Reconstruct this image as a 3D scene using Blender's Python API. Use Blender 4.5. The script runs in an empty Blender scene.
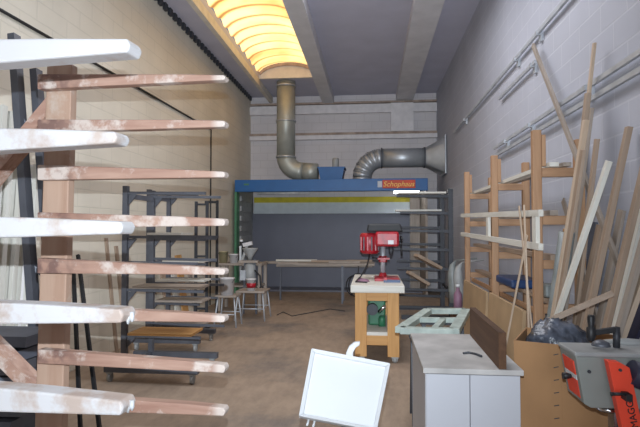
import bpy, bmesh, math, random
from mathutils import Vector, Matrix, Euler
random.seed(7)
SC = bpy.context.scene
COL = SC.collection
PI = math.pi
XL, XR, YB, YF, ZC = -3.27, 1.69, 13.8, -9.0, 5.12

# ------------------------------------------------------------------ camera
F = 520.0
TH, PH = math.atan(52 / F), math.atan(15.5 / F)
CAM = Vector((0, 0, 1.55))
cd = bpy.data.cameras.new('camera')
cd.sensor_width = 36
cd.lens = F * 36 / 640
cd.clip_start = .05
cam = bpy.data.objects.new('camera', cd)
COL.objects.link(cam)
cam.location = CAM
cam.rotation_euler = (PI / 2 + PH, 0, TH)
SC.camera = cam
CR = Euler((PI / 2 + PH, 0, TH)).to_matrix()


def P(px, py, X=None, Y=None, Z=None):
    """a measured point: the spot on a known world plane seen at a pixel of the photograph"""
    d = CR @ Vector(((px - 320) / F, -(py - 213.5) / F, -1))
    i, v = (0, X) if X is not None else (1, Y) if Y is not None else (2, Z)
    return CAM + d * ((v - CAM[i]) / d[i])


# ------------------------------------------------------------------ materials
def nt(name):
    m = bpy.data.materials.new(name)
    m.use_nodes = True
    t = m.node_tree
    t.nodes.clear()
    out = t.nodes.new('ShaderNodeOutputMaterial')
    b = t.nodes.new('ShaderNodeBsdfPrincipled')
    t.links.new(b.outputs[0], out.inputs[0])
    return m, t, b


def N(t, typ, **kw):
    n = t.nodes.new(typ)
    for k, v in kw.items():
        if hasattr(n, k):
            setattr(n, k, v)
        else:
            n.inputs[k].default_value = v
    return n


def ramp(t, src, stops):
    r = t.nodes.new('ShaderNodeValToRGB')
    e = r.color_ramp.elements
    while len(e) < len(stops):
        e.new(.5)
    for k, (p, c) in enumerate(stops):
        e[k].position = p
        e[k].color = (*c, 1)
    t.links.new(src, r.inputs[0])
    return r


def coords(t, scale=(1, 1, 1), kind='Object', rot=(0, 0, 0)):
    c = t.nodes.new('ShaderNodeTexCoord')
    m = t.nodes.new('ShaderNodeMapping')
    m.inputs['Scale'].default_value = scale
    m.inputs['Rotation'].default_value = rot
    t.links.new(c.outputs[kind], m.inputs[0])
    return m.outputs[0]


def plain(name, c, rough=.6, metal=0, var=.15, scale=6, bump=0):
    m, t, b = nt(name)
    n = N(t, 'ShaderNodeTexNoise', Scale=scale, Detail=4)
    t.links.new(coords(t), n.inputs['Vector'])
    r = ramp(t, n.outputs[0], [(.3, [x * (1 - var) for x in c]), (.7, [min(1, x * (1 + var)) for x in c])])
    t.links.new(r.outputs[0], b.inputs['Base Color'])
    b.inputs['Roughness'].default_value = rough
    b.inputs['Metallic'].default_value = metal
    if bump:
        bp = N(t, 'ShaderNodeBump', Strength=bump, Distance=.01)
        t.links.new(n.outputs[0], bp.inputs['Height'])
        t.links.new(bp.outputs[0], b.inputs['Normal'])
    return m


def scattered(t, scale=(1, 1, 1)):
    """object coordinates, shifted by a different amount on every object so that no two boards repeat"""
    c = t.nodes.new('ShaderNodeTexCoord')
    i = t.nodes.new('ShaderNodeObjectInfo')
    k = N(t, 'ShaderNodeMath', operation='MULTIPLY')
    k.inputs[1].default_value = 40
    t.links.new(i.outputs['Random'], k.inputs[0])
    a = N(t, 'ShaderNodeVectorMath', operation='ADD')
    t.links.new(c.outputs['Object'], a.inputs[0])
    t.links.new(k.outputs[0], a.inputs[1])
    m = t.nodes.new('ShaderNodeMapping')
    m.inputs['Scale'].default_value = scale
    t.links.new(a.outputs[0], m.inputs[0])
    return m.outputs[0]


def wood(name, c1, c2, axis='z', rough=.6, paint=None, amount=.5, pscale=5, ends=None):
    m, t, b = nt(name)
    s = [26, 26, 26]
    s['xyz'.index(axis)] = 1.6
    n = N(t, 'ShaderNodeTexNoise', Scale=1.0, Detail=5, Distortion=.6)
    t.links.new(scattered(t, s), n.inputs['Vector'])
    r = ramp(t, n.outputs[0], [(.32, c2), (.66, c1)])
    last = r.outputs[0]
    if paint:
        q = N(t, 'ShaderNodeTexNoise', Scale=pscale, Detail=6, Roughness=.65)
        t.links.new(scattered(t), q.inputs['Vector'])
        a = 1 - amount
        k = ramp(t, q.outputs[0], [(max(0, a - .05), (0, 0, 0)), (min(1, a + .05), (1, 1, 1))])
        fac = k.outputs[0]
        if ends:        # darker patches towards the root, dipped in paint at the tip
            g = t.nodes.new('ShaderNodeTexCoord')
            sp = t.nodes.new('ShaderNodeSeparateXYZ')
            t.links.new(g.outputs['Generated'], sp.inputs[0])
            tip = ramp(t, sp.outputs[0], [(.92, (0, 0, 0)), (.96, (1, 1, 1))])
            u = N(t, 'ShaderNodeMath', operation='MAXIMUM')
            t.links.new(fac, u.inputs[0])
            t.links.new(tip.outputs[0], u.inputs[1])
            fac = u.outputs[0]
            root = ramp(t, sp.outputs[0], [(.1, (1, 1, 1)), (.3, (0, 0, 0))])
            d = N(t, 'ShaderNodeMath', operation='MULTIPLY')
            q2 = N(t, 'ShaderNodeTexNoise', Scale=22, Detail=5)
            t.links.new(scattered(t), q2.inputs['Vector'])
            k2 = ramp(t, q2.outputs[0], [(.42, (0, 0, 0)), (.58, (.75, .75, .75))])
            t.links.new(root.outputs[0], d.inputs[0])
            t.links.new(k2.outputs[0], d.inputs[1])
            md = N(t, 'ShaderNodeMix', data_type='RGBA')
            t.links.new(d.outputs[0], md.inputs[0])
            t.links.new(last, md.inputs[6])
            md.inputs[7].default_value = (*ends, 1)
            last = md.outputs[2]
        mx = N(t, 'ShaderNodeMix', data_type='RGBA')
        t.links.new(fac, mx.inputs[0])
        t.links.new(last, mx.inputs[6])
        mx.inputs[7].default_value = (*paint, 1)
        last = mx.outputs[2]
    t.links.new(last, b.inputs['Base Color'])
    b.inputs['Roughness'].default_value = rough
    bp = N(t, 'ShaderNodeBump', Strength=.25, Distance=.004)
    t.links.new(n.outputs[0], bp.inputs['Height'])
    t.links.new(bp.outputs[0], b.inputs['Normal'])
    return m


def block_wall(name, c1, c2, mortar, plane='yz', w=.5, h=.2, stain=.12):
    m, t, b = nt(name)
    c = t.nodes.new('ShaderNodeTexCoord')
    sp = t.nodes.new('ShaderNodeSeparateXYZ')
    cb = t.nodes.new('ShaderNodeCombineXYZ')
    t.links.new(c.outputs['Object'], sp.inputs[0])
    t.links.new(sp.outputs[1 if plane == 'yz' else 0], cb.inputs[0])
    t.links.new(sp.outputs[2], cb.inputs[1])
    br = N(t, 'ShaderNodeTexBrick')
    br.inputs['Scale'].default_value = 1
    br.inputs['Brick Width'].default_value = w
    br.inputs['Row Height'].default_value = h
    br.inputs['Mortar Size'].default_value = .008
    br.inputs['Mortar Smooth'].default_value = .3
    br.inputs['Color1'].default_value = (*c1, 1)
    br.inputs['Color2'].default_value = (*c2, 1)
    br.inputs['Mortar'].default_value = (*mortar, 1)
    t.links.new(cb.outputs[0], br.inputs['Vector'])
    n = N(t, 'ShaderNodeTexNoise', Scale=1.3, Detail=6)
    t.links.new(c.outputs['Object'], n.inputs['Vector'])
    r = ramp(t, n.outputs[0], [(.3, (1 - stain,) * 3), (.7, (1, 1, 1))])
    mx = N(t, 'ShaderNodeMix', data_type='RGBA', blend_type='MULTIPLY')
    mx.inputs[0].default_value = 1
    t.links.new(br.outputs[0], mx.inputs[6])
    t.links.new(r.outputs[0], mx.inputs[7])
    t.links.new(mx.outputs[2], b.inputs['Base Color'])
    b.inputs['Roughness'].default_value = .75
    bp = N(t, 'ShaderNodeBump', Strength=.35, Distance=.006)
    inv = N(t, 'ShaderNodeMath', operation='SUBTRACT')
    inv.inputs[0].default_value = 1
    t.links.new(br.outputs['Fac'], inv.inputs[1])
    t.links.new(inv.outputs[0], bp.inputs['Height'])
    t.links.new(bp.outputs[0], b.inputs['Normal'])
    return m


def emit(name, c, s):
    m, t, b = nt(name)
    b.inputs['Base Color'].default_value = (*c, 1)
    b.inputs['Emission Color'].default_value = (*c, 1)
    b.inputs['Emission Strength'].default_value = s
    return m


def floor_mat():
    m, t, b = nt('dusty concrete')
    v = coords(t)
    n = N(t, 'ShaderNodeTexNoise', Scale=.55, Detail=7, Roughness=.62)
    t.links.new(v, n.inputs['Vector'])
    r = ramp(t, n.outputs[0], [(.33, (.18, .155, .14)), (.5, (.37, .275, .2)), (.7, (.43, .32, .235))])
    n2 = N(t, 'ShaderNodeTexNoise', Scale=9, Detail=8, Roughness=.7)
    t.links.new(coords(t, (1, .35, 1)), n2.inputs['Vector'])
    r2 = ramp(t, n2.outputs[0], [(.3, (.72, .72, .74)), (.6, (1, 1, 1))])
    mx = N(t, 'ShaderNodeMix', data_type='RGBA', blend_type='MULTIPLY')
    mx.inputs[0].default_value = 1
    t.links.new(r.outputs[0], mx.inputs[6])
    t.links.new(r2.outputs[0], mx.inputs[7])
    t.links.new(mx.outputs[2], b.inputs['Base Color'])
    b.inputs['Roughness'].default_value = .8
    bp = N(t, 'ShaderNodeBump', Strength=.2, Distance=.005)
    t.links.new(n2.outputs[0], bp.inputs['Height'])
    t.links.new(bp.outputs[0], b.inputs['Normal'])
    return m


def skylight_mat():
    m, t, b = nt('yellowed fibreglass')
    n = N(t, 'ShaderNodeTexNoise', Scale=.8, Detail=4)
    t.links.new(coords(t, (1.2, 2.2, 1)), n.inputs['Vector'])
    r = ramp(t, n.outputs[0], [(.3, (.58, .34, .11)), (.45, (.82, .54, .2)), (.62, (.93, .68, .31))])
    w = N(t, 'ShaderNodeTexWave', wave_type='BANDS', bands_direction='Y', Scale=2 * PI / .44 / 20, Distortion=.12)
    w.inputs['Detail'].default_value = 2
    t.links.new(coords(t), w.inputs['Vector'])
    k = ramp(t, w.outputs[0], [(.12, (.36, .25, .15)), (.7, (1, 1, 1))])
    mx = N(t, 'ShaderNodeMix', data_type='RGBA', blend_type='MULTIPLY')
    mx.inputs[0].default_value = 1
    t.links.new(r.outputs[0], mx.inputs[6])
    t.links.new(k.outputs[0], mx.inputs[7])
    t.links.new(mx.outputs[2], b.inputs['Base Color'])
    t.links.new(mx.outputs[2], b.inputs['Emission Color'])
    b.inputs['Emission Strength'].default_value = SKY
    b.inputs['Roughness'].default_value = .5
    return m


SKY = 1.9
M = {}
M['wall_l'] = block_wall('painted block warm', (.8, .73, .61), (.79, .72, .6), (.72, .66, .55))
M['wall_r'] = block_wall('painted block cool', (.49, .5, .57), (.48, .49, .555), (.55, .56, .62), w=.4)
M['wall_b'] = block_wall('painted block grey', (.72, .68, .68), (.7, .66, .67), (.63, .59, .59), plane='xz', w=.4)
M['ceil'] = plain('painted ceiling', (.56, .55, .645), .8, var=.05, scale=2)
M['rib'] = plain('concrete rib', (.68, .66, .67), .8, var=.08, scale=3)
M['cream'] = plain('cream strip', (.7, .65, .56), .7, var=.08)
M['ledge'] = plain('concrete ledge', (.78, .74, .74), .8, var=.08)
M['edgebrown'] = plain('brown ledge edge', (.42, .32, .26), .8, var=.25)  # dark brown for the lines by the ledges and the skylight hoop
M['floor'] = floor_mat()
M['sky'] = skylight_mat()
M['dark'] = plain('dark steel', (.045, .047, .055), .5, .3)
M['black'] = plain('black', (.015, .015, .017), .5)
M['steel'] = plain('blue grey steel', (.11, .115, .135), .45, .3)
M['galv'] = plain('galvanised duct', (.46, .48, .5), .4, .55, var=.15, scale=3)
M['brassduct'] = plain('warm grey duct', (.40, .41, .37), .45, .4, var=.15, scale=3)
M['chrome'] = plain('bright steel', (.7, .7, .72), .2, 1, var=.03)
M['alum'] = plain('pale metal', (.5, .52, .55), .4, .3)
M['white'] = plain('white paint', (.68, .69, .7), .5, var=.02)
M['whitecool'] = plain('white laminate', (.5, .505, .54), .45, var=.03, scale=3)
M['dusty'] = plain('dusty white top', (.47, .45, .43), .65, var=.22, scale=5)
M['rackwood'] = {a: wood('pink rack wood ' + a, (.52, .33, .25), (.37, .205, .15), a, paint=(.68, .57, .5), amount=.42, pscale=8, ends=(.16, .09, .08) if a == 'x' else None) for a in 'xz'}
M['postwood'] = wood('bare rack post', (.5, .34, .25), (.43, .27, .19), 'z', paint=(.56, .46, .38), amount=.4)
M['rackpaint'] = wood('rack arm under paint', (.66, .55, .48), (.56, .43, .36), 'x', paint=(.77, .75, .75), amount=.58, pscale=5)
M['orangewood'] = {a: wood('orange pine ' + a, (.62, .34, .12), (.50, .25, .08), a) for a in 'xyz'}
M['pine'] = {a: wood('pale pine ' + a, (.58, .46, .35), (.46, .34, .24), a) for a in 'xyz'}
M['tan'] = {a: wood('tan wood ' + a, (.40, .30, .225), (.31, .22, .155), a) for a in 'xyz'}
M['ladder'] = {a: wood('aged ladder wood ' + a, (.46, .27, .15), (.35, .19, .10), a) for a in 'xyz'}
M['greywood'] = {a: wood('grey weathered wood ' + a, (.38, .32, .27), (.27, .22, .18), a) for a in 'xyz'}
M['whitewood'] = {a: wood('whitewashed wood ' + a, (.72, .70, .64), (.6, .57, .5), a) for a in 'xyz'}
M['brown'] = {a: wood('brown veneer ' + a, (.115, .056, .027), (.075, .034, .016), a, .85) for a in 'xyz'}
M['card'] = plain('cardboard', (.39, .21, .095), .85, var=.1, scale=4)
M['ply'] = plain('thin plywood', (.44, .30, .17), .75, var=.12, scale=3)
M['bluepaint'] = plain('booth blue', (.012, .105, .31), .45, var=.06)
M['greenpaint'] = plain('booth green', (.06, .2, .1), .5, var=.15)
M['palegreen'] = plain('pale green primer', (.42, .485, .44), .6, var=.22, scale=9)
M['boothgrey'] = plain('booth sheet grey', (.125, .128, .16), .5, .1, var=.06, scale=2)
M['boothlight'] = plain('booth galvanised', (.72, .78, .8), .35, .25, var=.06)
M['yellow'] = plain('yellow filter', (.5, .42, .02), .7)
M['red'] = plain('machine red', (.36, .01, .02), .4, var=.3, scale=12)
M['orangered'] = plain('saw arm red', (.85, .07, .03), .45, var=.06)
M['signred'] = plain('sign red', (.6, .055, .012), .5)
M['signyellow'] = plain('sign yellow', (.95, .6, .12), .5)
M['machgrey'] = plain('machine grey', (.25, .265, .245), .5, var=.06)
M['machlight'] = plain('machine light grey', (.33, .335, .33), .55, var=.15)
M['machgreen'] = plain('machine green', (.03, .16, .08), .45, var=.3)
M['bluebag'] = plain('blue plastic', (.02, .05, .14), .35)
M['pinkplastic'] = plain('pink plastic', (.26, .14, .2), .5)
M['bucket'] = plain('white bucket', (.62, .6, .6), .5, var=.1)
M['tin'] = plain('paint tin', (.4, .36, .22), .4, .3, var=.3)
M['rubber'] = plain('dark rubber', (.02, .02, .022), .7)
M['lamp'] = emit('booth tube', (.92, .96, 1), 18)
M['tube'] = plain('unlit tube', (.75, .74, .72), .4)
M['bagblack'] = plain('black bin bag', (.075, .085, .11), .28, var=.6, scale=22, bump=1.0)
M['roll'] = plain('plastic film roll', (.22, .24, .235), .4, var=.2)
M['slate'] = plain('slate panel', (.1, .11, .14), .6)
M['navy'] = plain('navy panel', (.03, .03, .06), .5)


def lettering(name, body, size, shear, ext, mat, parent, loc, rot):
    tc = bpy.data.curves.new('lettering_curve', 'FONT')
    tc.body, tc.size, tc.shear, tc.extrude = body, size, shear, ext
    tc.align_x = tc.align_y = 'CENTER'
    t = bpy.data.objects.new('lettering_curve', tc)
    COL.objects.link(t)
    me = bpy.data.meshes.new_from_object(t.evaluated_get(bpy.context.evaluated_depsgraph_get()))
    bpy.data.objects.remove(t)
    me.materials.clear()
    me.materials.append(mat)
    o = bpy.data.objects.new(name, me)
    COL.objects.link(o)
    o.parent = parent
    o.rotation_euler = rot
    o.location = Vector(loc) - W[parent.name]
    return o


# ------------------------------------------------------------------ mesh builder
W = {}   # world origin of each object built


class MB:
    def __init__(s):
        s.bm = bmesh.new()

    def hexa(s, c):
        """8 corners: bottom 4 in a ring, top 4 in a ring"""
        v = [s.bm.verts.new(Vector(p)) for p in c]
        for f in ((3, 2, 1, 0), (4, 5, 6, 7), (0, 1, 5, 4), (1, 2, 6, 5), (2, 3, 7, 6), (3, 0, 4, 7)):
            s.bm.faces.new([v[i] for i in f])
        return s

    def box(s, x0, x1, y0, y1, z0, z1):
        return s.hexa([(x0, y0, z0), (x1, y0, z0), (x1, y1, z0), (x0, y1, z0),
                       (x0, y0, z1), (x1, y0, z1), (x1, y1, z1), (x0, y1, z1)])

    def beam(s, a, b, w, d, up=(0, 0, 1), w2=None, d2=None):
        """rectangular bar from a to b, w wide (sideways) and d deep (along up)"""
        a, b = Vector(a), Vector(b)
        z = (b - a).normalized()
        u = Vector(up)
        x = z.cross(u)
        if x.length < 1e-4:
            x = z.cross(Vector((0, 1, 0)))
        x.normalize()
        y = x.cross(z).normalized()
        w2 = w if w2 is None else w2
        d2 = d if d2 is None else d2
        c = []
        for p, ww, dd in ((a, w, d), (b, w2, d2)):
            for i, j in ((-1, -1), (1, -1), (1, 1), (-1, 1)):
                c.append(p + x * i * ww / 2 + y * j * dd / 2)
        return s.hexa(c)

    def tube(s, pts, r, n=10, cap=True):
        pts = [Vector(p) for p in pts]
        rr = r if isinstance(r, (list, tuple)) else [r] * len(pts)
        rings = []
        pu = None
        for i, p in enumerate(pts):
            t = (pts[min(i + 1, len(pts) - 1)] - pts[max(i - 1, 0)]).normalized()
            if pu is None:
                pu = t.orthogonal().normalized()
            else:
                pu = (pu - t * pu.dot(t)).normalized()
            q = t.cross(pu)
            rings.append([s.bm.verts.new(p + (pu * math.cos(2 * PI * k / n) + q * math.sin(2 * PI * k / n)) * rr[i]) for k in range(n)])
        for a, b in zip(rings, rings[1:]):
            for k in range(n):
                s.bm.faces.new((a[k], a[(k + 1) % n], b[(k + 1) % n], b[k])).smooth = True
        if cap:
            s.bm.faces.new(rings[0][::-1])
            s.bm.faces.new(rings[-1])
        return s

    def lathe(s, c, prof, n=16):
        c = Vector(c)
        rings = [[s.bm.verts.new(c + Vector((r * math.cos(2 * PI * k / n), r * math.sin(2 * PI * k / n), z))) for k in range(n)] for r, z in prof]
        for a, b in zip(rings, rings[1:]):
            for k in range(n):
                s.bm.faces.new((a[k], a[(k + 1) % n], b[(k + 1) % n], b[k])).smooth = True
        s.bm.faces.new(rings[0][::-1])
        s.bm.faces.new(rings[-1])
        return s

    def prism(s, poly, off):
        off = Vector(off)
        a = [s.bm.verts.new(Vector(p)) for p in poly]
        b = [s.bm.verts.new(Vector(p) + off) for p in poly]
        n = len(a)
        s.bm.faces.new(a[::-1])
        s.bm.faces.new(b)
        for k in range(n):
            s.bm.faces.new((a[k], a[(k + 1) % n], b[(k + 1) % n], b[k]))
        return s

    def build(s, name, mat, parent=None, origin=None, bevel=0, rot=None):
        bm = s.bm
        bmesh.ops.recalc_face_normals(bm, faces=bm.faces)
        vs = [v.co for v in bm.verts]
        lo = Vector([min(v[i] for v in vs) for i in range(3)])
        hi = Vector([max(v[i] for v in vs) for i in range(3)])
        if origin is None:
            origin = Vector(((lo.x + hi.x) / 2, (lo.y + hi.y) / 2, lo.z if parent is None else (lo.z + hi.z) / 2))
        origin = Vector(origin)
        Ri = rot.transposed() if rot is not None else None
        for v in bm.verts:
            v.co = v.co - origin
            if Ri is not None:
                v.co = Ri @ v.co
        me = bpy.data.meshes.new(name)
        bm.to_mesh(me)
        bm.free()
        me.materials.append(mat)
        o = bpy.data.objects.new(name, me)
        COL.objects.link(o)
        W[o.name] = origin
        o.location = origin
        if parent is not None:
            o.parent = parent
            o.location = origin - W[parent.name]
        if rot is not None:
            o.rotation_euler = rot.to_euler()
        if bevel:
            bv = o.modifiers.new('bevel', 'BEVEL')
            bv.width = bevel
            bv.segments = 2
            bv.limit_method = 'ANGLE'
        return o


def B():
    return MB()


def tag(o, label, cat, group=None):
    o['label'] = label
    o['category'] = cat
    if group:
        o['group'] = group
    return o


def thing(name, label, cat, loc, group=None):
    o = bpy.data.objects.new(name, None)
    o.empty_display_size = .1
    COL.objects.link(o)
    o.location = Vector(loc)
    W[o.name] = Vector(loc)
    return tag(o, label, cat, group)


def struct(o):
    o['kind'] = 'structure'
    return o


# ------------------------------------------------------------------ the setting
struct(B().box(XL - .2, XR + .2, YF - .2, YB + .2, -.2, 0).build('floor', M['floor'], origin=(0, 0, 0)))
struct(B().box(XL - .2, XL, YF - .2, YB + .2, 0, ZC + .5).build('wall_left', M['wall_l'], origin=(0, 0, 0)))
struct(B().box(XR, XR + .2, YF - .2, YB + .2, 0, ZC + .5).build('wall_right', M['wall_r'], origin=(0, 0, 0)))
struct(B().box(XL, XR, YB, YB + .2, 0, ZC + .5).build('wall_back', M['wall_b'], origin=(0, 0, 0)))
# wall behind the camera with a big open roller door
DX0, DX1, DZ = -2.7, 1.2, 4.0
fw = B()
fw.box(XL, DX0, YF - .2, YF, 0, ZC + .5)
fw.box(DX1, XR, YF - .2, YF, 0, ZC + .5)
fw.box(DX0, DX1, YF - .2, YF, DZ, ZC + .5)
struct(fw.build('wall_front', M['wall_b'], origin=(0, 0, 0)))
# ceiling with an arched skylight bay between two concrete ribs
SX0, SX1, SY0, SY1 = -2.66, -1.30, 6.3, 12.05
cl = B()
cl.box(XL, SX0, YF, YB, ZC, ZC + .12)
RX0, RX1, RY0, RY1 = -.9, .5, 3.5, 7.3          # opening for an unseen rooflight, added to brighten the room
cl.box(SX1, RX0, YF, YB, ZC, ZC + .12)
cl.box(RX1, XR, YF, YB, ZC, ZC + .12)
cl.box(RX0, RX1, YF, RY0, ZC, ZC + .12)
cl.box(RX0, RX1, RY1, YB, ZC, ZC + .12)
cl.box(SX0, SX1, SY1 + .06, YB, ZC, ZC + .12)
cl.box(SX0, SX1, YF, SY0, ZC, ZC + .12)
struct(cl.build('ceiling', M['ceil'], origin=(0, 0, 0)))


def arch(x):
    u = (x - (SX0 + SX1) / 2) / ((SX1 - SX0) / 2)
    return ZC + .05 + .30 * math.sqrt(max(0, 1 - .92 * u * u))


sk = B()
nx, ny = 14, int((SY1 - SY0) / .055)
rows = []
for j in range(ny + 1):
    y = SY0 + (SY1 - SY0) * j / ny
    rows.append([sk.bm.verts.new((SX0 + (SX1 - SX0) * i / nx, y,
                                  arch(SX0 + (SX1 - SX0) * i / nx) + .03 * math.sin(2 * PI * y / .44))) for i in range(nx + 1)])
for a, b in zip(rows, rows[1:]):
    for i in range(nx):
        sk.bm.faces.new((a[i], b[i], b[i + 1], a[i + 1])).smooth = True
so = struct(sk.build('window_1', M['sky'], origin=(0, 0, 0)))
so.modifiers.new('thick', 'SOLIDIFY').thickness = .01
# end plate of the skylight, and a dark hoop in place of the shaded gap
poly = [(SX0 + (SX1 - SX0) * i / 16, SY1, arch(SX0 + (SX1 - SX0) * i / 16) + .04) for i in range(17)]
struct(B().prism([(SX0, SY1, ZC)] + poly + [(SX1, SY1, ZC)], (0, .06, 0)).build('trim_1', M['cream']))
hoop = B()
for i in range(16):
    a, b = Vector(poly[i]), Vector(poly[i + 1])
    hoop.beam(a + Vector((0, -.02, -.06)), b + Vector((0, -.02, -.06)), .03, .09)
struct(hoop.build('trim_2', M['edgebrown']))
# the ribs under the ceiling
struct(B().box(SX0 - .09, SX0, YF, YB, ZC - .16, ZC).build('trim_3', M['cream'], origin=(0, 0, 0)))
struct(B().box(-1.30, -1.0, YF, YB, ZC - .22, ZC).build('trim_4', M['rib'], origin=(0, 0, 0)))
struct(B().box(.64, 1.08, YF, YB, ZC - .2, ZC).build('trim_5', M['rib'], origin=(0, 0, 0)))
te = B()  # dark toothed strip standing in for the shadow line atop the left wall
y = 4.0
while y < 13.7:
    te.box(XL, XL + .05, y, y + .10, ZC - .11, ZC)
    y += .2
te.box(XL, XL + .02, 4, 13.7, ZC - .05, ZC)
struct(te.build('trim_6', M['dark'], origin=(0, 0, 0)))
# ledges and the pier on the back wall
struct(B().box(XL, XR, YB - .12, YB, 4.62, 4.84).build('trim_7', M['ledge'], origin=(0, 0, 0)))
struct(B().box(XL, XR, YB - .14, YB, 3.93, 4.04).build('trim_8', M['ledge'], origin=(0, 0, 0)))
struct(B().box(XL, XR, YB - .16, YB, 4.04, 4.10).build('trim_9', M['edgebrown'], origin=(0, 0, 0)))
struct(B().box(.50, 1.08, YB - .22, YB, 4.10, 4.84).build('trim_10', M['ledge'], origin=(0, 0, 0)))
struct(B().box(XL, XR, YB - .10, YB, 4.88, 4.93).build('trim_11', M['edgebrown'], origin=(0, 0, 0)))

# ------------------------------------------------------------------ services on the walls
cab = B()
cab.tube([(XL + .02, 3.0, 3.46), (XL + .02, 5, 3.49), (XL + .02, 7.2, 3.53), (XL + .02, 10.2, 3.57)], .016, 6)
cab.tube([(XL + .02, 10.25, 3.57), (XL + .02, 10.25, .02)], .014, 6)
tag(cab.build('power_cable', M['black']), 'black cable strung along the left block wall and dropping at its far end', 'cable')


def tray(name, label, z, y0, y1, bars, brackets):
    t = thing(name, label, 'conduit', (XR - .05, (y0 + y1) / 2, z))
    for k, (dz, yy0, yy1) in enumerate(bars):
        B().box(XR - .055, XR - .03, yy0, yy1, z + dz - .018, z + dz + .018).build('rail', M['alum'], t)
    for yb in brackets:
        b = B()
        b.box(XR - .028, XR, yb - .03, yb + .03, z - .09, z + .04)
        b.box(XR - .07, XR - .028, yb - .02, yb + .02, z - .028, z + .014)
        b.build('bracket', M['alum'], t)
    return t


tray('wall_conduit', 'long thin metal conduit high on the right wall near the ceiling', 3.5, 3.4, 10.7, [(0, 3.4, 10.7)], (5.3, 6.1, 9.4))
tray('wall_conduit', 'short stub of metal rail under the high conduit on the right wall', 3.24, 5.4, 6.9, [(0, 5.4, 6.9)], (5.5,))
tray('cable_tray', 'double rail metal tray on the right wall above the wooden rack', 2.64, 2.6, 7.2, [(0, 2.6, 7.2), (-.11, 2.6, 7.2)], (3.2, 4.15, 5.6, 6.6))

# ------------------------------------------------------------------ spray booth at the back
bx0, bx1, by0, by1 = -3.2, 1.26, 11.9, 13.6
bt = thing('spray_booth', 'wide spray booth with blue fascia and grey back screen at the far wall', 'spray booth', ((bx0 + bx1) / 2, 12.7, 0))
B().box(bx0, bx1, by0, by0 + .12, 2.42, 2.70).build('fascia', M['bluepaint'], bt, bevel=.01)
B().box(bx0, bx1, by0 + .12, by1, 2.58, 2.68).build('roof_panel', M['boothgrey'], bt)
sp = B()
sp.box(bx0, bx0 + .05, by0, by0 + .26, 0, 2.42)
sp.build('side_post', M['greenpaint'], bt)
lw = B()
lw.box(bx0, bx0 + .05, by0 + .26, by1, 0, 2.58)
for k in range(9):
    lw.box(bx0 + .05, bx0 + .09, by0 + .3, by1 - .3, .3 + k * .24, .42 + k * .24)
lw.build('louvred_side', M['machlight'], bt)
B().box(bx1 - .05, bx1, by0 + .12, by1, 0, 2.58).build('side_panel', M['greywood']['z'], bt)
B().box(bx1 - .30, bx1 - .06, by1 - .30, by1 - .2, 0, 2.42).build('frame_post', M['greywood']['z'], bt)
B().box(bx0 + .05, bx1 - .3, by1 - .06, by1, 0, 1.97).build('back_screen', M['boothgrey'], bt)
B().hexa([(bx0 + .12, by1 - .26, 1.95), (bx1 - .3, by1 - .26, 1.95), (bx1 - .3, by1 - .18, 1.95), (bx0 + .12, by1 - .18, 1.95),
          (bx0 + .12, by1 - .16, 2.24), (bx1 - .3, by1 - .16, 2.24), (bx1 - .3, by1 - .1, 2.24), (bx0 + .12, by1 - .1, 2.24)]).build('deflector', M['boothlight'], bt)
B().box(bx0 + .12, bx1 - .3, by1 - .2, by1 - .12, 2.24, 2.38).build('filter_strip', M['yellow'], bt)
B().box(bx0 + .05, bx1 - .05, by0 + .9, by1 - .06, .0, .04).build('floor_pan', M['boothgrey'], bt)
lm = B().box(.50, 1.12, 12.3, 12.42, 2.46, 2.58).build('lamp_housing', M['white'], bt)
B().tube([(.52, 12.36, 2.42), (1.10, 12.36, 2.42)], .035, 10).build('lamp_tube', M['lamp'], lm)
lm = B().box(-2.9, -1.5, 12.8, 12.9, 2.48, 2.58).build('lamp_housing', M['white'], bt)
B().tube([(-2.86, 12.85, 2.45), (-1.54, 12.85, 2.45)], .03, 8).build('lamp_tube', M['tube'], lm)
sg = B().box(.24, .98, by0 - .02, by0, 2.475, 2.665).build('sign_plate', M['signred'], bt, bevel=.02)
lettering('sign_lettering', 'Schophaus', .165, .3, .004, M['signyellow'], sg, (.60, by0 - .026, 2.565), (PI / 2, 0, 0))
B().box(.13, .23, by0 - .012, by0, 2.50, 2.64).build('sign_emblem', M['whitecool'], bt)
B().box(-2.98, -2.86, by0 - .01, by0, 2.57, 2.61).build('sticker', M['greenpaint'], bt)

# fan on the booth roof and the two ducts
fn = thing('roof_fan', 'blue fan box with grey motor on top of the spray booth', 'fan', (-.95, 12.3, 2.70))
B().hexa([(-1.20, 12.1, 2.70), (-.70, 12.1, 2.70), (-.70, 12.6, 2.70), (-1.20, 12.6, 2.70),
          (-1.25, 12.05, 2.98), (-.64, 12.05, 2.98), (-.64, 12.65, 2.98), (-1.25, 12.65, 2.98)]).build('fan_box', M['bluepaint'], fn)
B().box(-1.27, -.62, 12.03, 12.67, 2.975, 3.0).build('flange', M['bluepaint'], fn)
B().lathe((-.86, 12.35, 3.0), [(.07, 0), (.08, .02), (.08, .2), (.07, .24)]).build('motor', M['machlight'], fn)

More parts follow.
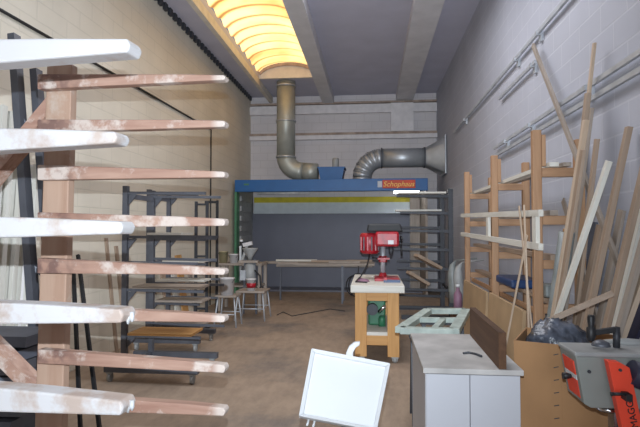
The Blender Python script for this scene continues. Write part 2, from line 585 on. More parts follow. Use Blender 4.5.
va = -2.06
vd = thing('exhaust_duct', 'tall vertical duct rising from the booth into the yellow skylight', 'duct', (va, 11.85, 2.7))
VY = 12.35
vd.location = (va, VY, 2.7)
W[vd.name] = Vector((va, VY, 2.7))
r = .225
B().tube([(va, VY, 3.28), (va, VY, 5.115)], r, 24).build('pipe', M['brassduct'], vd)
el = [(va + .42 * (1 - math.cos(a)), VY, 3.28 - .36 * math.sin(a)) for a in [PI / 2 * k / 7 for k in range(8)]]
B().tube(el, r, 24).build('elbow', M['brassduct'], vd)
B().tube([el[-1], (-1.28, VY, el[-1][2])], [r, .2], 24).build('outlet', M['brassduct'], vd)
for z in (3.28, 4.15, 5.0):
    B().tube([(va, VY, z - .02), (va, VY, z + .02)], r + .02, 24).build('collar', M['galv'], vd)

HY, HZ = 12.3, 3.22
hd = thing('horizontal_duct', 'shiny horizontal duct bending down to the booth and flaring to the right wall', 'duct', (.5, HY, 2.7))
hx0, hx1 = .23, 1.22
B().tube([(hx0, HY, HZ), (hx1, HY, HZ)], .225, 24).build('pipe', M['galv'], hd)
el = [(hx0 - .46 * math.sin(a), HY, HZ - .46 * (1 - math.cos(a))) for a in [PI / 2 * k / 6 for k in range(7)]]
eb = B()
for a, b in zip(el, el[1:]):
    eb.tube([a, b], .225, 24)
eb.tube([el[-1], (el[-1][0], HY, 2.70)], .225, 24)
eb.build('segmented_elbow', M['galv'], hd)
for k in range(1, 6):
    d = (Vector(el[k + 1]) - Vector(el[k - 1])).normalized() * .012
    B().tube([Vector(el[k]) - d, Vector(el[k]) + d], .235, 24).build('seam_ring', M['galv'], hd)
for x in (hx0, hx1):
    B().tube([(x - .015, HY, HZ), (x + .015, HY, HZ)], .245, 24).build('collar', M['steel'], hd)
cone = B()
n = 24
ra = [cone.bm.verts.new((hx1, HY + .225 * math.cos(2 * PI * k / n), HZ + .225 * math.sin(2 * PI * k / n))) for k in range(n)]
rb = []
for k in range(n):
    c, s_ = math.cos(2 * PI * k / n), math.sin(2 * PI * k / n)
    q = .40 / max(abs(c), abs(s_))
    rb.append(cone.bm.verts.new((XR - .052, HY + q * c, HZ + .02 + q * s_)))
for k in range(n):
    cone.bm.faces.new((ra[k], ra[(k + 1) % n], rb[(k + 1) % n], rb[k])).smooth = True
cone.build('flared_end', M['galv'], hd)
B().box(XR - .052, XR - .026, HY - .44, HY + .44, HZ - .42, HZ + .46).build('wall_flange', M['galv'], hd)

# ------------------------------------------------------------------ plank table in front of the booth
tt = thing('trestle_table', 'low plank table on thin legs in front of the spray booth screen', 'table', (-1.1, 11.0, 0))
tz = .84
for (x0, x1, y0, y1) in ((-2.35, .05, 11.25, 11.40), (-2.0, .05, 11.0, 11.2), (-1.55, .05, 10.72, 10.95)):
    B().box(x0, x1, y0, y1, tz - .05, tz).build('plank', M['greywood']['x'], tt)
for (x, y) in ((-2.0, 11.3), (-.62, 10.85), (-.62, 11.3)):
    lg = B()
    lg.beam((x, y, 0), (x, y, tz - .05), .035, .035, (0, 1, 0))
    lg.build('leg', M['steel'], tt)
B().box(-2.05, 0, 11.06, 11.12, tz - .10, tz - .05).build('bearer', M['greywood']['x'], tt)
wire = [(-.62, 10.8, .42), (-.75, 10.7, .22), (-.95, 10.6, .08), (-1.2, 10.6, .02)]
mo = [(-2.1, -1.2, 11.3, .05, 'whitewood', 'pale flat batten lying on the left end of the plank table'),
      (-1.3, -.5, 11.08, .08, 'tan', 'brown moulding strip lying mid table before the booth'),
      (-.9, -.25, 10.82, .06, 'greywood', 'grey strip on the front plank of the booth table'),
      (-.55, .0, 11.3, .09, 'tan', 'brown strip lying on the right end of the booth table')]
for x0, x1, y, tilt, m_, lab in mo:
    tag(B().beam((x0, y, tz + .022), (x1, y + tilt, tz + .022), .09, .04).build('moulding_strip', M[m_]['x'], bevel=.004), lab, 'wood strip')
hz = B()
for k, (cx, rr) in enumerate(((-.36, .16), (-.28, .19), (-.22, .14))):
    hz.tube([(cx + rr * math.cos(a), 10.45 + .02 * k, .42 + rr * 1.25 * math.sin(a)) for a in [2 * PI * i / 20 for i in range(21)]], .012, 6, cap=False)
hz.tube([(-.28, 10.47, .66), (-.28, 10.74, .776), (-.28, 10.80, .778)], .01, 6)
tag(hz.build('air_hose', M['rubber']), 'black air hose hung in loops under the plank table', 'hose')

# ------------------------------------------------------------------ drill press on its wooden bench
X0, X1, Y0, Y1, TZ = -.25, .37, 6.05, 7.5, .898
wb = thing('workbench', 'orange pine bench on castors with white top carrying the red drill press', 'workbench', ((X0 + X1) / 2, (Y0 + Y1) / 2, 0))
ow = M['orangewood']
B().box(X0, X1, Y0, Y1, TZ - .085, TZ).build('top', M['whitewood']['x'], wb, bevel=.006)
lx0, lx1 = -.20, .31
for x in (lx0, lx1 - .135):
    for y in (Y0 + .05, Y1 - .15):
        l = B().box(x, x + .135, y, y + .10, .07, TZ - .085).build('leg', ow['z'], wb, bevel=.004)
for y in (Y0 + .05, Y1 - .15):
    B().box(lx0 + .135, lx1 - .135, y + .02, y + .09, TZ - .185, TZ - .085).build('apron', ow['x'], wb)
    B().box(lx0 + .135, lx1 - .135, y + .02, y + .09, .20, .31).build('rail', ow['x'], wb)
for x in (lx0 + .03, lx1 - .1):
    B().box(x, x + .07, Y0 + .15, Y1 - .15, .20, .31).build('rail', ow['y'], wb)
B().box(lx0 + .06, lx1 - .06, Y0 + .08, Y1 - .1, .31, .35).build('shelf', M['whitewood']['x'], wb)
for x in (lx0 + .07, lx1 - .05):
    for y in (Y0 + .09, Y1 - .1):
        c = B()
        c.box(x - .04, x + .04, y - .035, y + .035, .055, .075)
        c.box(x - .03, x - .022, y - .03, y + .03, .02, .06).box(x + .022, x + .03, y - .03, y + .03, .02, .06)
        c.tube([(x - .018, y, .035), (x + .018, y, .035)], .035, 14)
        c.build('castor', M['machlight'], wb)
# green grinder on the shelf
gm = thing('bench_machine', 'green motor unit on the shelf inside the pine bench', 'machine', (.05, 6.8, .35))
B().box(-.05, .165, 6.55, 7.0, .353, .72).build('housing', M['machgreen'], gm, bevel=.02)
B().tube([(.0, 6.55, .56), (.0, 6.44, .56)], .07, 16).build('motor_cap', M['dark'], gm)
B().tube([(.08, 6.52, .52), (.15, 6.46, .60)], .022, 10).build('spout', M['chrome'], gm)
B().lathe((.12, 6.5, .35), [(.045, .003), (.045, .1), (.03, .13)], 12).build('foot_block', M['machgreen'], gm)
# drill press
dx, dy = .14, 6.85
dp = thing('drill_press', 'red bench drill press with black belt cover on the pine bench', 'drill press', (dx, dy, TZ))
db = B()
db.box(dx - .11, dx + .20, dy - .30, dy + .14, TZ, TZ + .035)
db.lathe((dx, dy, TZ + .035), [(.06, 0), (.045, .03), (.042, .05)])
db.build('base', M['red'], dp, bevel=.006)
B().tube([(dx, dy, TZ + .05), (dx, dy, TZ + .5)], .03, 18).build('column', M['alum'], dp)
wt = B()
wt.lathe((dx, dy, TZ + .22), [(.055, 0), (.055, .08)])
wt.box(dx - .07, dx + .08, dy - .2, dy - .05, TZ + .265, TZ + .285)
wt.box(dx - .03, dx + .03, dy - .1, dy - .03, TZ + .23, TZ + .27)
wt.build('work_table', M['red'], dp)
B().tube([(dx - .05, dy - .02, TZ + .26), (dx - .14, dy - .04, TZ + .28)], .013, 8).build('clamp_lever', M['black'], dp)
B().box(dx - .10, dx + .20, dy - .24, dy + .1, TZ + .43, TZ + .62).build('head', M['red'], dp, bevel=.03)
B().box(dx + .06, dx + .13, dy - .245, dy - .239, TZ + .46, TZ + .51).build('label_plate', M['white'], dp)
B().hexa([(dx - .21, dy - .22, TZ + .62), (dx + .25, dy - .22, TZ + .62), (dx + .25, dy + .1, TZ + .62), (dx - .21, dy + .1, TZ + .62),
          (dx - .19, dy - .20, TZ + .72), (dx + .22, dy - .20, TZ + .72), (dx + .22, dy + .08, TZ + .72), (dx - .19, dy + .08, TZ + .72)]).build('belt_cover', M['black'], dp, bevel=.02)
mt = B().tube([(dx - .17, dy - .02, TZ + .33), (dx - .17, dy - .02, TZ + .36), (dx - .17, dy - .02, TZ + .57), (dx - .17, dy - .02, TZ + .60)], [.10, .13, .13, .11], 20).build('motor', M['red'], dp)
for k in range(6):
    a = -PI / 2 + (k - 2.5) * .42
    B().box(dx - .17 + .127 * math.cos(a) - .008, dx - .17 + .127 * math.cos(a) + .008, dy - .02 + .127 * math.sin(a) - .012, dy - .02 + .127 * math.sin(a) + .012, TZ + .375, TZ + .55).build('cooling_fin', M['dark'] if k % 2 else M['red'], mt)
ch = B()
ch.tube([(dx + .10, dy - .15, TZ + .43), (dx + .10, dy - .15, TZ + .36), (dx + .10, dy - .15, TZ + .31)], [.035, .03, .012], 12)
ch.build('chuck', M['dark'], dp)
hb = B().tube([(dx + .20, dy - .12, TZ + .47), (dx + .24, dy - .12, TZ + .47)], .028, 12).build('feed_hub', M['dark'], dp)
for a in (PI * 1.5, PI * .85, PI * .17):
    B().tube([(dx + .23, dy - .12, TZ + .47), (dx + .235, dy - .12 + .16 * math.cos(a), TZ + .47 + .16 * math.sin(a))], [.008, .014], 8).build('feed_handle', M['black'], hb)
B().tube([(dx - .17, dy + .0, TZ + .335), (dx - .2, dy - .12, TZ + .2), (dx - .28, dy - .3, TZ + .06), (dx - .34, dy - .5, TZ + .012), (dx - .2, dy - .56, TZ + .012)], .009, 6).build('power_cord', M['rubber'], dp)
vi = thing('drill_vice', 'blue and red clamp block lying on the bench top before the drill press base', 'vice', (.24, 6.42, TZ))
B().box(.14, .34, 6.40, 6.48, TZ, TZ + .03).build('bed', M['bluebag'], vi)
B().box(.14, .18, 6.39, 6.49, TZ + .03, TZ + .06).build('jaw', M['red'], vi)
tag(B().hexa([(-.21, 6.5, TZ), (-.06, 6.42, TZ), (-.02, 6.5, TZ), (-.17, 6.62, TZ), (-.19, 6.51, TZ + .03), (-.07, 6.44, TZ + .025), (-.05, 6.49, TZ + .03), (-.17, 6.58, TZ + .05)]).build('shop_rag', M['pinkplastic'], bevel=.01),
    'crumpled dull pink rag on the left of the drill press bench', 'rag')

# ------------------------------------------------------------------ steel cantilever rack on the right
cr = thing('cantilever_rack', 'dark steel rack with horizontal arms between the booth and the wooden rack', 'rack', (1.35, 9.6, 0))
levels = [.20, .50, .86, 1.19, 1.51, 1.82, 2.11]
for yy, dzz, ln in ((9.1, 0, 1.0), (10.2, .06, .95)):
    B().box(1.30, 1.38, yy - .04, yy + .04, 0, 2.24).build('post', M['dark'], cr)
    B().box(.5, 1.42, yy - .04, yy + .04, 0, .07).build('foot_bar', M['dark'], cr)
    for k, z in enumerate(levels):
        l2 = ln * (1 - .06 * ((k * 3) % 4))
        B().beam((1.31, yy, z + dzz), (1.31 - l2, yy, z + dzz + .015), .05, .05, (0, 0, 1), .04, .035).build('arm', M['dark'], cr)
B().beam((1.34, 9.1, .5), (1.34, 10.2, .5), .04, .04).build('tie_bar', M['dark'], cr)
B().beam((1.34, 9.1, 2.2), (1.34, 10.2, 2.2), .04, .04).build('tie_bar', M['dark'], cr)
pk = [(.45, 1.25, 8.98, 2.11, 'whitewood', .06, 'white painted board lying on the top arm of the steel rack'),
      (.42, 1.22, 9.3, 1.82, 'whitewood', .05, 'white painted board on the second highest arm of the steel rack')]
for x0, x1, y, z, m_, w_, lab in pk:
    tag(B().box(x0, x1, y, y + .25, z + .045, z + .075).build('painted_board', M[m_]['x']), lab, 'board')
tag(B().beam(P(416, 255, Y=8.76), P(440, 268, Y=8.95), .14, .05, (0, 0, 1)).build('offcut_board', M['tan']['x']), 'brown offcut sticking out at a slant from the steel rack, higher one', 'offcut')
tag(B().beam(P(408, 272, Y=8.9), P(428, 284, Y=9.0), .16, .05, (0, 0, 1)).build('offcut_board', M['tan']['x']), 'brown offcut tilted behind the drill press bench, lower one', 'offcut')
# spray gun tubes hanging by the wall
for k, (px, lab, m_) in enumerate(((452, 'clear plastic dust bag hanging on the right wall beside the steel rack', 'roll'), (458, 'grey overall hanging on the right wall beside the clear bag', 'machlight'))):
    q = P(px, 262, Y=8.6 - .5 * k)
    z0 = .36
    h = B()
    h.tube([(q.x, q.y, z0), (q.x + .02, q.y, z0 + .2), (q.x, q.y, z0 + .45), (q.x + .01, q.y, z0 + .6), (q.x + .06, q.y, z0 + .68)], [.05, .08, .075, .05, .012], 10)
    h.tube([(q.x + .06, q.y, z0 + .68), (XR - .01, q.y, z0 + .72)], .01, 6)
    tag(h.build('hanging_bag', M[m_]), lab, 'bag')
pb = thing('pink_bottle', 'pink plastic bottle standing on a wooden box below the hanging bags', 'bottle', (1.215, 7.6, .42))
B().lathe((1.215, 7.6, .42), [(.05, 0), (.06, .02), (.06, .2), (.025, .26), (.025, .3)], 12).build('body', M['pinkplastic'], pb)
B().lathe((1.215, 7.6, .72), [(.03, 0), (.03, .04)], 10).build('cap', M['white'], pb)
tag(B().box(1.12, 1.62, 7.46, 7.72, 0, .42).build('wooden_box', M['brown']['x'], bevel=.006), 'dark brown wooden box on the floor by the right wall behind the green frame', 'box')

# ------------------------------------------------------------------ wooden three-frame rack against the right wall
lr = thing('lumber_rack', 'wooden rack of three upright ladder frames along the right wall', 'rack', (1.45, 5.8, 0))
LW = M['ladder']
YS = (7.36, 5.74, 4.30)
for i, yy in enumerate(YS):
    B().box(1.275, 1.345, yy - .028, yy + .028, 0, 2.34).build('front_post', LW['z'], lr, bevel=.006)
    B().box(1.60, 1.67, yy - .035, yy + .035, 0, 2.26).build('rear_post', LW['z'], lr, bevel=.006)
    for z in (.5, .92, 1.27, 1.62, 2.0):
        B().box(1.345, 1.60, yy - .03, yy + .03, z - .035, z + .035).build('rung', LW['x'], lr)
    B().box(1.345, 1.375, yy - .03, yy + .03, 2.05, 2.3).build('block', LW['z'], lr)
B().box(1.35, 1.375, 4.34, 7.3, .84, .885).build('side_rail', LW['y'], lr)
# boards lying along the rungs
lay = [(1.425, 4.2, 7.6, 2.035, .07, .035, 'whitewood', 'long whitish board lying on the top rungs of the wooden rack, wall side', .02),
       (1.515, 4.18, 7.9, 2.035, .06, .03, 'greywood', 'long grey board on the top rungs of the wooden rack', .02),
       (1.44, 4.22, 7.8, 1.655, .06, .04, 'greywood', 'grey batten lying on the second rungs of the wooden rack', .05),
       (1.45, 4.22, 7.6, 1.305, .08, .04, 'tan', 'brown plank lying on the middle rungs of the wooden rack', .05),
       (1.46, 4.22, 7.5, .955, .10, .03, 'tan', 'brown plank on the low rungs of the wooden rack', .05)]
for x, y0, y1, z, w_, d_, m_, lab, sk_ in lay:
    tag(B().beam((x - sk_ / 2, y0, z + .002 + d_ / 2), (x + sk_ / 2, y1, z + .002 + d_ / 2), w_, d_).build('stored_board', M[m_]['y']), lab, 'board')
tag(B().box(1.30, 1.60, 5.05, 5.68, .99, 1.07).build('blue_case', M['bluebag'], bevel=.02), 'flat blue plastic case on the low planks of the wooden rack', 'case')
tag(B().box(1.40, 1.58, 4.4, 4.55, .99, 1.10).build('plastic_tub', M['roll'], bevel=.02), 'small pale plastic tub on the low planks beside the nearest rack post', 'tub')
# plywood sheets at the foot of the rack
tag(B().hexa([(1.20, 5.85, 0), (1.23, 5.85, 0), (1.23, 7.25, 0), (1.20, 7.25, 0), (1.238, 5.85, .86), (1.262, 5.85, .86), (1.262, 7.25, .86), (1.238, 7.25, .86)]).build('plywood_sheet', M['ply']),
    'tan plywood sheet leaning on the far bay of the wooden rack', 'sheet')
tag(B().hexa([(1.17, 4.42, 0), (1.20, 4.42, 0), (1.20, 5.66, 0), (1.17, 5.66, 0), (1.225, 4.42, .88), (1.255, 4.42, .88), (1.255, 5.66, .88), (1.225, 5.66, .88)]).build('plywood_sheet', M['ply']),
    'tan plywood sheet leaning on the near bay of the wooden rack', 'sheet')
# white ladder-shaped frame hooked across the front posts
wf = thing('hanging_ladder', 'long whitewashed ladder frame hung across the front of the wooden rack posts', 'frame', (1.24, 5.8, 1.4))
WW = M['whitewood']
pts = [P(462, 215.5, X=1.24), P(541, 213, X=1.24), P(462, 234, X=1.24), P(541, 247, X=1.24)]
B().beam(pts[0], pts[1], .035, .05).build('rail', WW['y'], wf)
B().beam(pts[2], pts[3], .035, .05).build('rail', WW['y'], wf)
for f in (.33, .93):
    a, b = P(462 + 79 * f, 214, X=1.238), P(462 + 79 * f, 240, X=1.238)
    za = pts[0].z + (pts[1].z - pts[0].z) * (a.y - pts[0].y) / (pts[1].y - pts[0].y)
    zb = pts[2].z + (pts[3].z - pts[2].z) * (a.y - pts[2].y) / (pts[3].y - pts[2].y)
    B().box(1.225, 1.255, a.y - .045, a.y + .045, zb + .02, za - .02).build('crosspiece', WW['z'], wf)


# ------------------------------------------------------------------ leaning lumber
LEANS = []
FIT = {
    'white painted board slanting across the middle of the leaning lumber': (1.0, 1.44),
    'grey batten leaning the other way, its top by the cable tray': (1.531, 1.61),
    'tallest thin pale batten among the leaning lumber': (1.404, 1.613),
    'tan board just below the tallest batten tip': (1.368, 1.555),
    'pale pinkish board leaning nearest to the rack post': (1.184, 1.462),
    'narrow brown board topped left of the white board': (1.397, 1.571),
    'thick tan plank with clean square top right of the white board': (1.2, 1.638),
    'tan board right of the thick square-topped plank': (1.18, 1.6),
    'white board at the right end of the leaning lumber': (1.26, 1.63),
    'grey board low beside the saw crank': (1.173, 1.554),
    'pale board slanting over the saw at the picture edge': (1.221, 1.575),
    'dark navy panel leaning behind the grey saw': (1.283, 1.605),
    'slate coloured panel seen between the leaning boards': (1.52, 1.65),
    'wide brown board behind the saw crank': (1.321, 1.578),
    'dull grey-brown strip between the tallest batten and the white board': (1.352, 1.56),
    'darker brown board just behind the film roll': (1.193, 1.418),
    'wide grey board between the thick plank and the right-hand tan board': (1.44, 1.64),
    'narrow tan batten close behind the white board at the right': (1.418, 1.652),
    'short grey strip on the wall behind the film roll': (1.568, 1.592),
    'thin upright pale lath in front of the wooden rack': (1.12, 1.2),
    'thin pale lath crossing behind the slanted lath': (1.146, 1.212),
    'thin pale lath slanting down left in front of the rack': (0.977, 1.18),
}   # foot and top distances from the wall that keep the sticks clear of each other


def lean(name, tp, m, xb, w, d, mt_, label, xt=None, cat='board'):
    """a straight stick from the floor at X=xb to its measured top on the wall side"""
    xt = XR - .04 if xt is None else xt
    xb, xt = FIT.get(label, (xb, xt))
    LEANS.append((label, tp, m, xb, xt, w, d))
    T = P(*tp, X=xt)
    d1 = (T - CAM)
    d2 = CR @ Vector(((m[0] - 320) / F, -(m[1] - 213.5) / F, -1))
    n = d1.cross(d2)
    zb = .012
    Yb = (n.z * (CAM.z - zb) - n.x * xb) / n.y
    Bp = Vector((xb, Yb, zb))
    ax = (T - Bp).normalized()
    x = Vector((0, 1, 0))
    x = (x - ax * x.dot(ax)).normalized()
    y = ax.cross(x)
    b = B()
    b.beam(Bp, T, d, w, tuple(x))
    o = b.build(name, mt_, rot=Matrix((x, y, ax)).transposed(), bevel=.002)
    tag(o, label, cat, 'lumber leaning on the right wall')
    return o


PN, TN, GW = M['pine']['z'], M['tan']['z'], M['greywood']['z']
lean('leaning_board', (609, 161), (566, 290), 1.0, .05, .028, M['whitewood']['z'], 'white painted board slanting across the middle of the leaning lumber', xt=1.44)
lean('leaning_batten', (533, 45), (574, 150), 1.48, .045, .025, GW, 'grey batten leaning the other way, its top by the cable tray', cat='batten')
lean('leaning_batten', (594.5, 43), (577, 200), 1.50, .035, .02, PN, 'tallest thin pale batten among the leaning lumber', cat='batten')
lean('leaning_board', (588, 93), (571, 240), 1.44, .055, .03, TN, 'tan board just below the tallest batten tip', cat='board')
lean('leaning_board', (586, 120), (558, 290), 1.42, .055, .03, PN, 'pale pinkish board leaning nearest to the rack post', xt=1.62)
lean('leaning_board', (597, 139), (579, 290), 1.40, .045, .025, TN, 'narrow brown board topped left of the white board', xt=1.6)
lean('leaning_plank', (629, 127), (592, 300), 1.20, .048, .034, TN, 'thick tan plank with clean square top right of the white board', cat='plank')
lean('leaning_board', (646, 160), (608, 320), 1.18, .05, .03, M['tan']['z'], 'tan board right of the thick square-topped plank', xt=1.6)
lean('leaning_board', (650, 180), (617, 318), 1.26, .045, .02, M['whitewood']['z'], 'white board at the right end of the leaning lumber', xt=1.63)
lean('leaning_board', (655, 200), (619, 330), 1.10, .05, .03, GW, 'grey board low beside the saw crank', xt=1.55)
lean('leaning_board', (665, 215), (622, 335), 1.16, .06, .03, PN, 'pale board slanting over the saw at the picture edge', xt=1.58)
lean('leaning_sheet', (668, 255), (628, 345), 1.22, .12, .02, M['navy'], 'dark navy panel leaning behind the grey saw', xt=1.64, cat='panel')
lean('leaning_sheet', (594, 222), (587, 300), 1.52, .10, .02, M['slate'], 'slate coloured panel seen between the leaning boards', cat='panel')
lean('leaning_board', (600, 225), (582, 310), 1.36, .085, .02, M['tan']['z'], 'wide brown board behind the saw crank', xt=1.58)
lean('leaning_board', (592, 108), (572, 260), 1.47, .04, .02, GW, 'dull grey-brown strip between the tallest batten and the white board', xt=1.63)
lean('leaning_board', (583, 150), (560, 300), 1.36, .06, .02, TN, 'darker brown board just behind the film roll', xt=1.6)
lean('leaning_board', (622, 210), (600, 320), 1.44, .08, .02, GW, 'wide grey board between the thick plank and the right-hand tan board', xt=1.64)
lean('leaning_batten', (640, 205), (615, 330), 1.34, .03, .02, TN, 'narrow tan batten close behind the white board at the right', xt=1.62, cat='batten')
# batten across the lumber, film roll, grey strip
tag(B().beam(P(548, 321, Y=3.12), P(613, 293, Y=3.0), .035, .03).build('cross_batten', M['tan']['x']), 'brown batten lying slantwise across the front of the leaning lumber', 'batten')
rl = thing('film_roll', 'upright pale plastic film roll between the nearest rack post and the lumber', 'roll', (1.32, 3.9, 0))
q0, q1 = P(553, 330, X=1.33), P(567, 232, X=1.40)
ax = (q1 - q0).normalized()
q0 = q0 - ax * (q0.z - .03) / ax.z
B().tube([q0, q1], .055, 18).build('film', M['roll'], rl)
B().tube([q1 + ax * .001, q1 + ax * .02], .03, 12).build('core', M['card'], rl)
lean('leaning_batten', (563, 200), (573, 235), 1.60, .06, .015, GW, 'short grey strip on the wall behind the film roll', cat='batten')
lean('leaning_batten', (524, 205), (528, 312), 1.12, .022, .012, PN, 'thin upright pale lath in front of the wooden rack', xt=1.2, cat='lath')
lean('leaning_batten', (519, 206), (530, 312), 1.13, .018, .012, PN, 'thin pale lath crossing behind the slanted lath', xt=1.2, cat='lath')
lean('leaning_batten', (527, 235), (506, 345), .98, .022, .012, PN, 'thin pale lath slanting down left in front of the rack', xt=1.19, cat='lath')

# ------------------------------------------------------------------ pale green frame behind the cabinet
gf = thing('green_frame', 'pale green primed window frame lying flat on a trestle behind the white cabinet', 'window frame', (.55, 4.6, .76))
gz = .76
c = [P(400, 327, Z=gz), P(454, 328.5, Z=gz), P(466, 308.5, Z=gz), P(428, 308.5, Z=gz)]
mp = M['palegreen']
for a, b in ((0, 1), (1, 2), (2, 3), (3, 0)):
    B().beam(c[a] + Vector((0, 0, -.025)), c[b] + Vector((0, 0, -.025)), .085, .05).build('frame_bar', mp, gf, bevel=.004)
m0, m1 = (c[0] + c[3]) / 2, (c[1] + c[2]) / 2
B().beam(m0 + Vector((0, 0, -.025)), m1 + Vector((0, 0, -.025)), .06, .04).build('glazing_bar', mp, gf)
n0 = c[0].lerp(c[1], .62)
n1 = m0.lerp(m1, .62)
B().beam(n0 + Vector((0, 0, -.025)), n1 + Vector((0, 0, -.025)), .05, .04).build('glazing_bar', mp, gf)
ts = thing('trestle', 'dark steel trestle under the pale green frame', 'trestle', (.6, 4.6, 0))
for yy in (4.35, 5.0):
    x0, x1 = (.30, .70) if yy < 4.6 else (.45, .86)
    B().box(x0, x1, yy - .03, yy + .03, gz - .105, gz - .055).build('crossbar', M['dark'], ts)
    for s in (x0 + .03, x1 - .03):
        for t in (-.14, .14):
            B().beam((s, yy, gz - .105), (s, yy + t, 0), .035, .035, (1, 0, 0)).build('leg', M['dark'], ts)

# ------------------------------------------------------------------ white cabinet, the board on it, the box
wc = thing('white_cabinet', 'low white laminate cabinet with dusty top in the right foreground', 'cabinet', (.48, 2.85, 0))
cx0, cx1, cy0, cy1, cz = .248, .68, 2.50, 3.30, .90
B().box(cx0, cx1, cy0 + .02, cy1, .06, cz - .025).build('carcass', M['whitecool'], wc)
B().box(cx0 - .012, cx1 + .012, cy0 - .012, cy1 + .01, cz - .025, cz).build('worktop', M['dusty'], wc, bevel=.003)
cm = cx0 + (cx1 - cx0) * .47
for a, b in ((cx0 + .002, cm - .002), (cm + .002, cx1 - .002)):
    B().box(a, b, cy0, cy0 + .02, .08, cz - .03).build('door', M['whitecool'], wc, bevel=.001)
B().box(cx0 + .03, cx1 - .03, cy0 + .06, cy1 - .03, 0, .06).build('plinth', M['dark'], wc)
tag(B().beam((.60, 2.50, cz + .085), (.612, 3.28, cz + .085), .035, .17).build('brown_board', M['brown']['y'], bevel=.002), 'dark brown board standing on its edge on the white cabinet', 'board')
tag(B().tube([(.47, 2.78, cz + .006), (.50, 2.80, cz + .006), (.53, 2.77, cz + .006), (.55, 2.72, cz + .006)], .006, 6).build('metal_hook', M['dark']), 'small dark hook lying on the dusty cabinet top', 'hook')

cb = thing('cardboard_box', 'tall brown cardboard box between the white cabinet and the saw', 'box', (1.05, 3.0, 0))
A0, A1 = Vector((.757, 2.89, 0)), Vector((1.20, 2.70, 0))
dr = Vector((.19, .425, 0)).normalized() * .42
H = .955
A2, A3 = A1 + dr, A0 + dr
for a, b, nm in ((A0, A1, 'wall_panel'), (A1, A2, 'wall_panel'), (A2, A3, 'wall_panel'), (A3, A0, 'wall_panel')):
    B().beam(a + Vector((0, 0, H / 2)), b + Vector((0, 0, H / 2)), .008, H).build(nm, M['card'], cb)
B().hexa([A0, A1, A2, A3, A0 + Vector((0, 0, .01)), A1 + Vector((0, 0, .01)), A2 + Vector((0, 0, .01)), A3 + Vector((0, 0, .01))]).build('bottom', M['card'], cb)
# glued seam with staples on the front
sx = A0.lerp(A1, .42)
nrm = Vector((-dr.x, -dr.y, 0)).normalized()
sd = (A1 - A0).normalized()
B().beam(sx + nrm * .006 + Vector((0, 0, .02)), sx + nrm * .006 + Vector((0, 0, H)), .004, .05, tuple(sd)).build('seam_flap', M['card'], cb)
for k in range(14):
    p = sx + nrm * .009 + Vector((0, 0, .06 + k * .065))
    B().beam(p - sd * .012 + Vector((0, 0, -.004)), p + sd * .012 + Vector((0, 0, .004)), .003, .004).build('staple', M['dark'], cb)
# the bin bag bulging out of it
bg = B()
bmesh.ops.create_icosphere(bg.bm, subdivisions=4, radius=1)
cen = A0.lerp(A1, .42) + dr * .46 + Vector((-.005, .0, .90))
for v in bg.bm.verts:
    d = v.co.normalized()
    k = 1 + .09 * math.sin(7 * d.x + 3 * d.z) * math.cos(6 * d.y - 2 * d.x) + .05 * math.sin(17 * d.x + 9 * d.y) + .04 * math.sin(23 * d.y - 14 * d.z) + .03 * math.sin(31 * d.x - 27 * d.z + 5 * d.y)
    v.co = cen + Vector((d.x * .165 * k, d.y * .145 * k, d.z * .15 * k - .01 * d.x))
for f in bg.bm.faces:
    f.smooth = True
tag(bg.build('bin_bag', M['bagblack']), 'shiny black plastic bag bulging out of the cardboard box', 'bag')

# ------------------------------------------------------------------ grey and red saw, bottom right
ms = thing('radial_saw', 'grey workshop saw with red slanted arm at the bottom right', 'saw', (1.1, 2.35, 0))
yf, yb_ = 2.2, 2.38
tl, tr = P(575.5, 356.5, Y=yf), P(575.5, 356.5, Y=yf)
zt, zb = tl.z, P(586, 408, Y=yf).z
xa, xb2, xe = tl.x, P(586, 407, Y=yf).x, 1.30
xm = P(577, 380, Y=yf).x
bp_ = [(xa, yf, zt), (xe, yf, zt), (xe, yf, zb), (xb2 + .02, yf, zb), (xb2 - .006, yf, zb + .015)]
B().prism(bp_, (0, yb_ - yf, 0)).build('housing', M['machgrey'], ms, bevel=.004)
pl = B()
pl.box(xa - .005, xe + .02, yf - .008, yb_ + .006, zt, zt + .018)
pl.build('top_plate', M['machlight'], ms, bevel=.006)
tp_ = B()
tp_.tube([(1.0, 2.38, zt + .022), (1.08, 2.36, zt + .026), (1.2, 2.37, zt + .024)], [.012, .02, .012], 8)
tp_.box(.98, 1.24, 2.33, 2.42, zt + .012, zt + .02)
tp_.build('casting', M['machlight'], ms)
# sticker on the left cheek
ck = Vector((xb2 - xa, 0, zb - zt)).normalized()
for f0, f1, m_, nm in ((.12, .40, 'orangered', 'sticker'), (.40, .50, 'white', 'sticker'), (.50, .86, 'orangered', 'sticker')):
    a = Vector((xa, 0, zt)).lerp(Vector((xb2, 0, zb)), f0)
    b = Vector((xa, 0, zt)).lerp(Vector((xb2, 0, zb)), f1)
    o_ = Vector((-.004, 0, 0))
    B().hexa([a + o_ + Vector((0, yf + .03, 0)), b + o_ + Vector((0, yf + .03, 0)), b + o_ + Vector((0, yb_ - .03, 0)), a + o_ + Vector((0, yb_ - .03, 0)),
              a + Vector((.002, yf + .03, 0)), b + Vector((.002, yf + .03, 0)), b + Vector((.002, yb_ - .03, 0)), a + Vector((.002, yb_ - .03, 0))]).build(nm, M[m_], ms)
kp = Vector((xa, 0, zt)).lerp(Vector((xb2, 0, zb)), .5)
B().tube([(kp.x, yf + .09, kp.z), (kp.x - .02, yf + .09, kp.z), (kp.x - .038, yf + .09, kp.z)], [.008, .013, .014], 12).build('knob', M['black'], ms)
q = P(589, 371.5, Y=yf)
B().tube([(q.x, yf + .002, q.z), (q.x, yf - .006, q.z)], .007, 10).build('screw', M['dark'], ms)
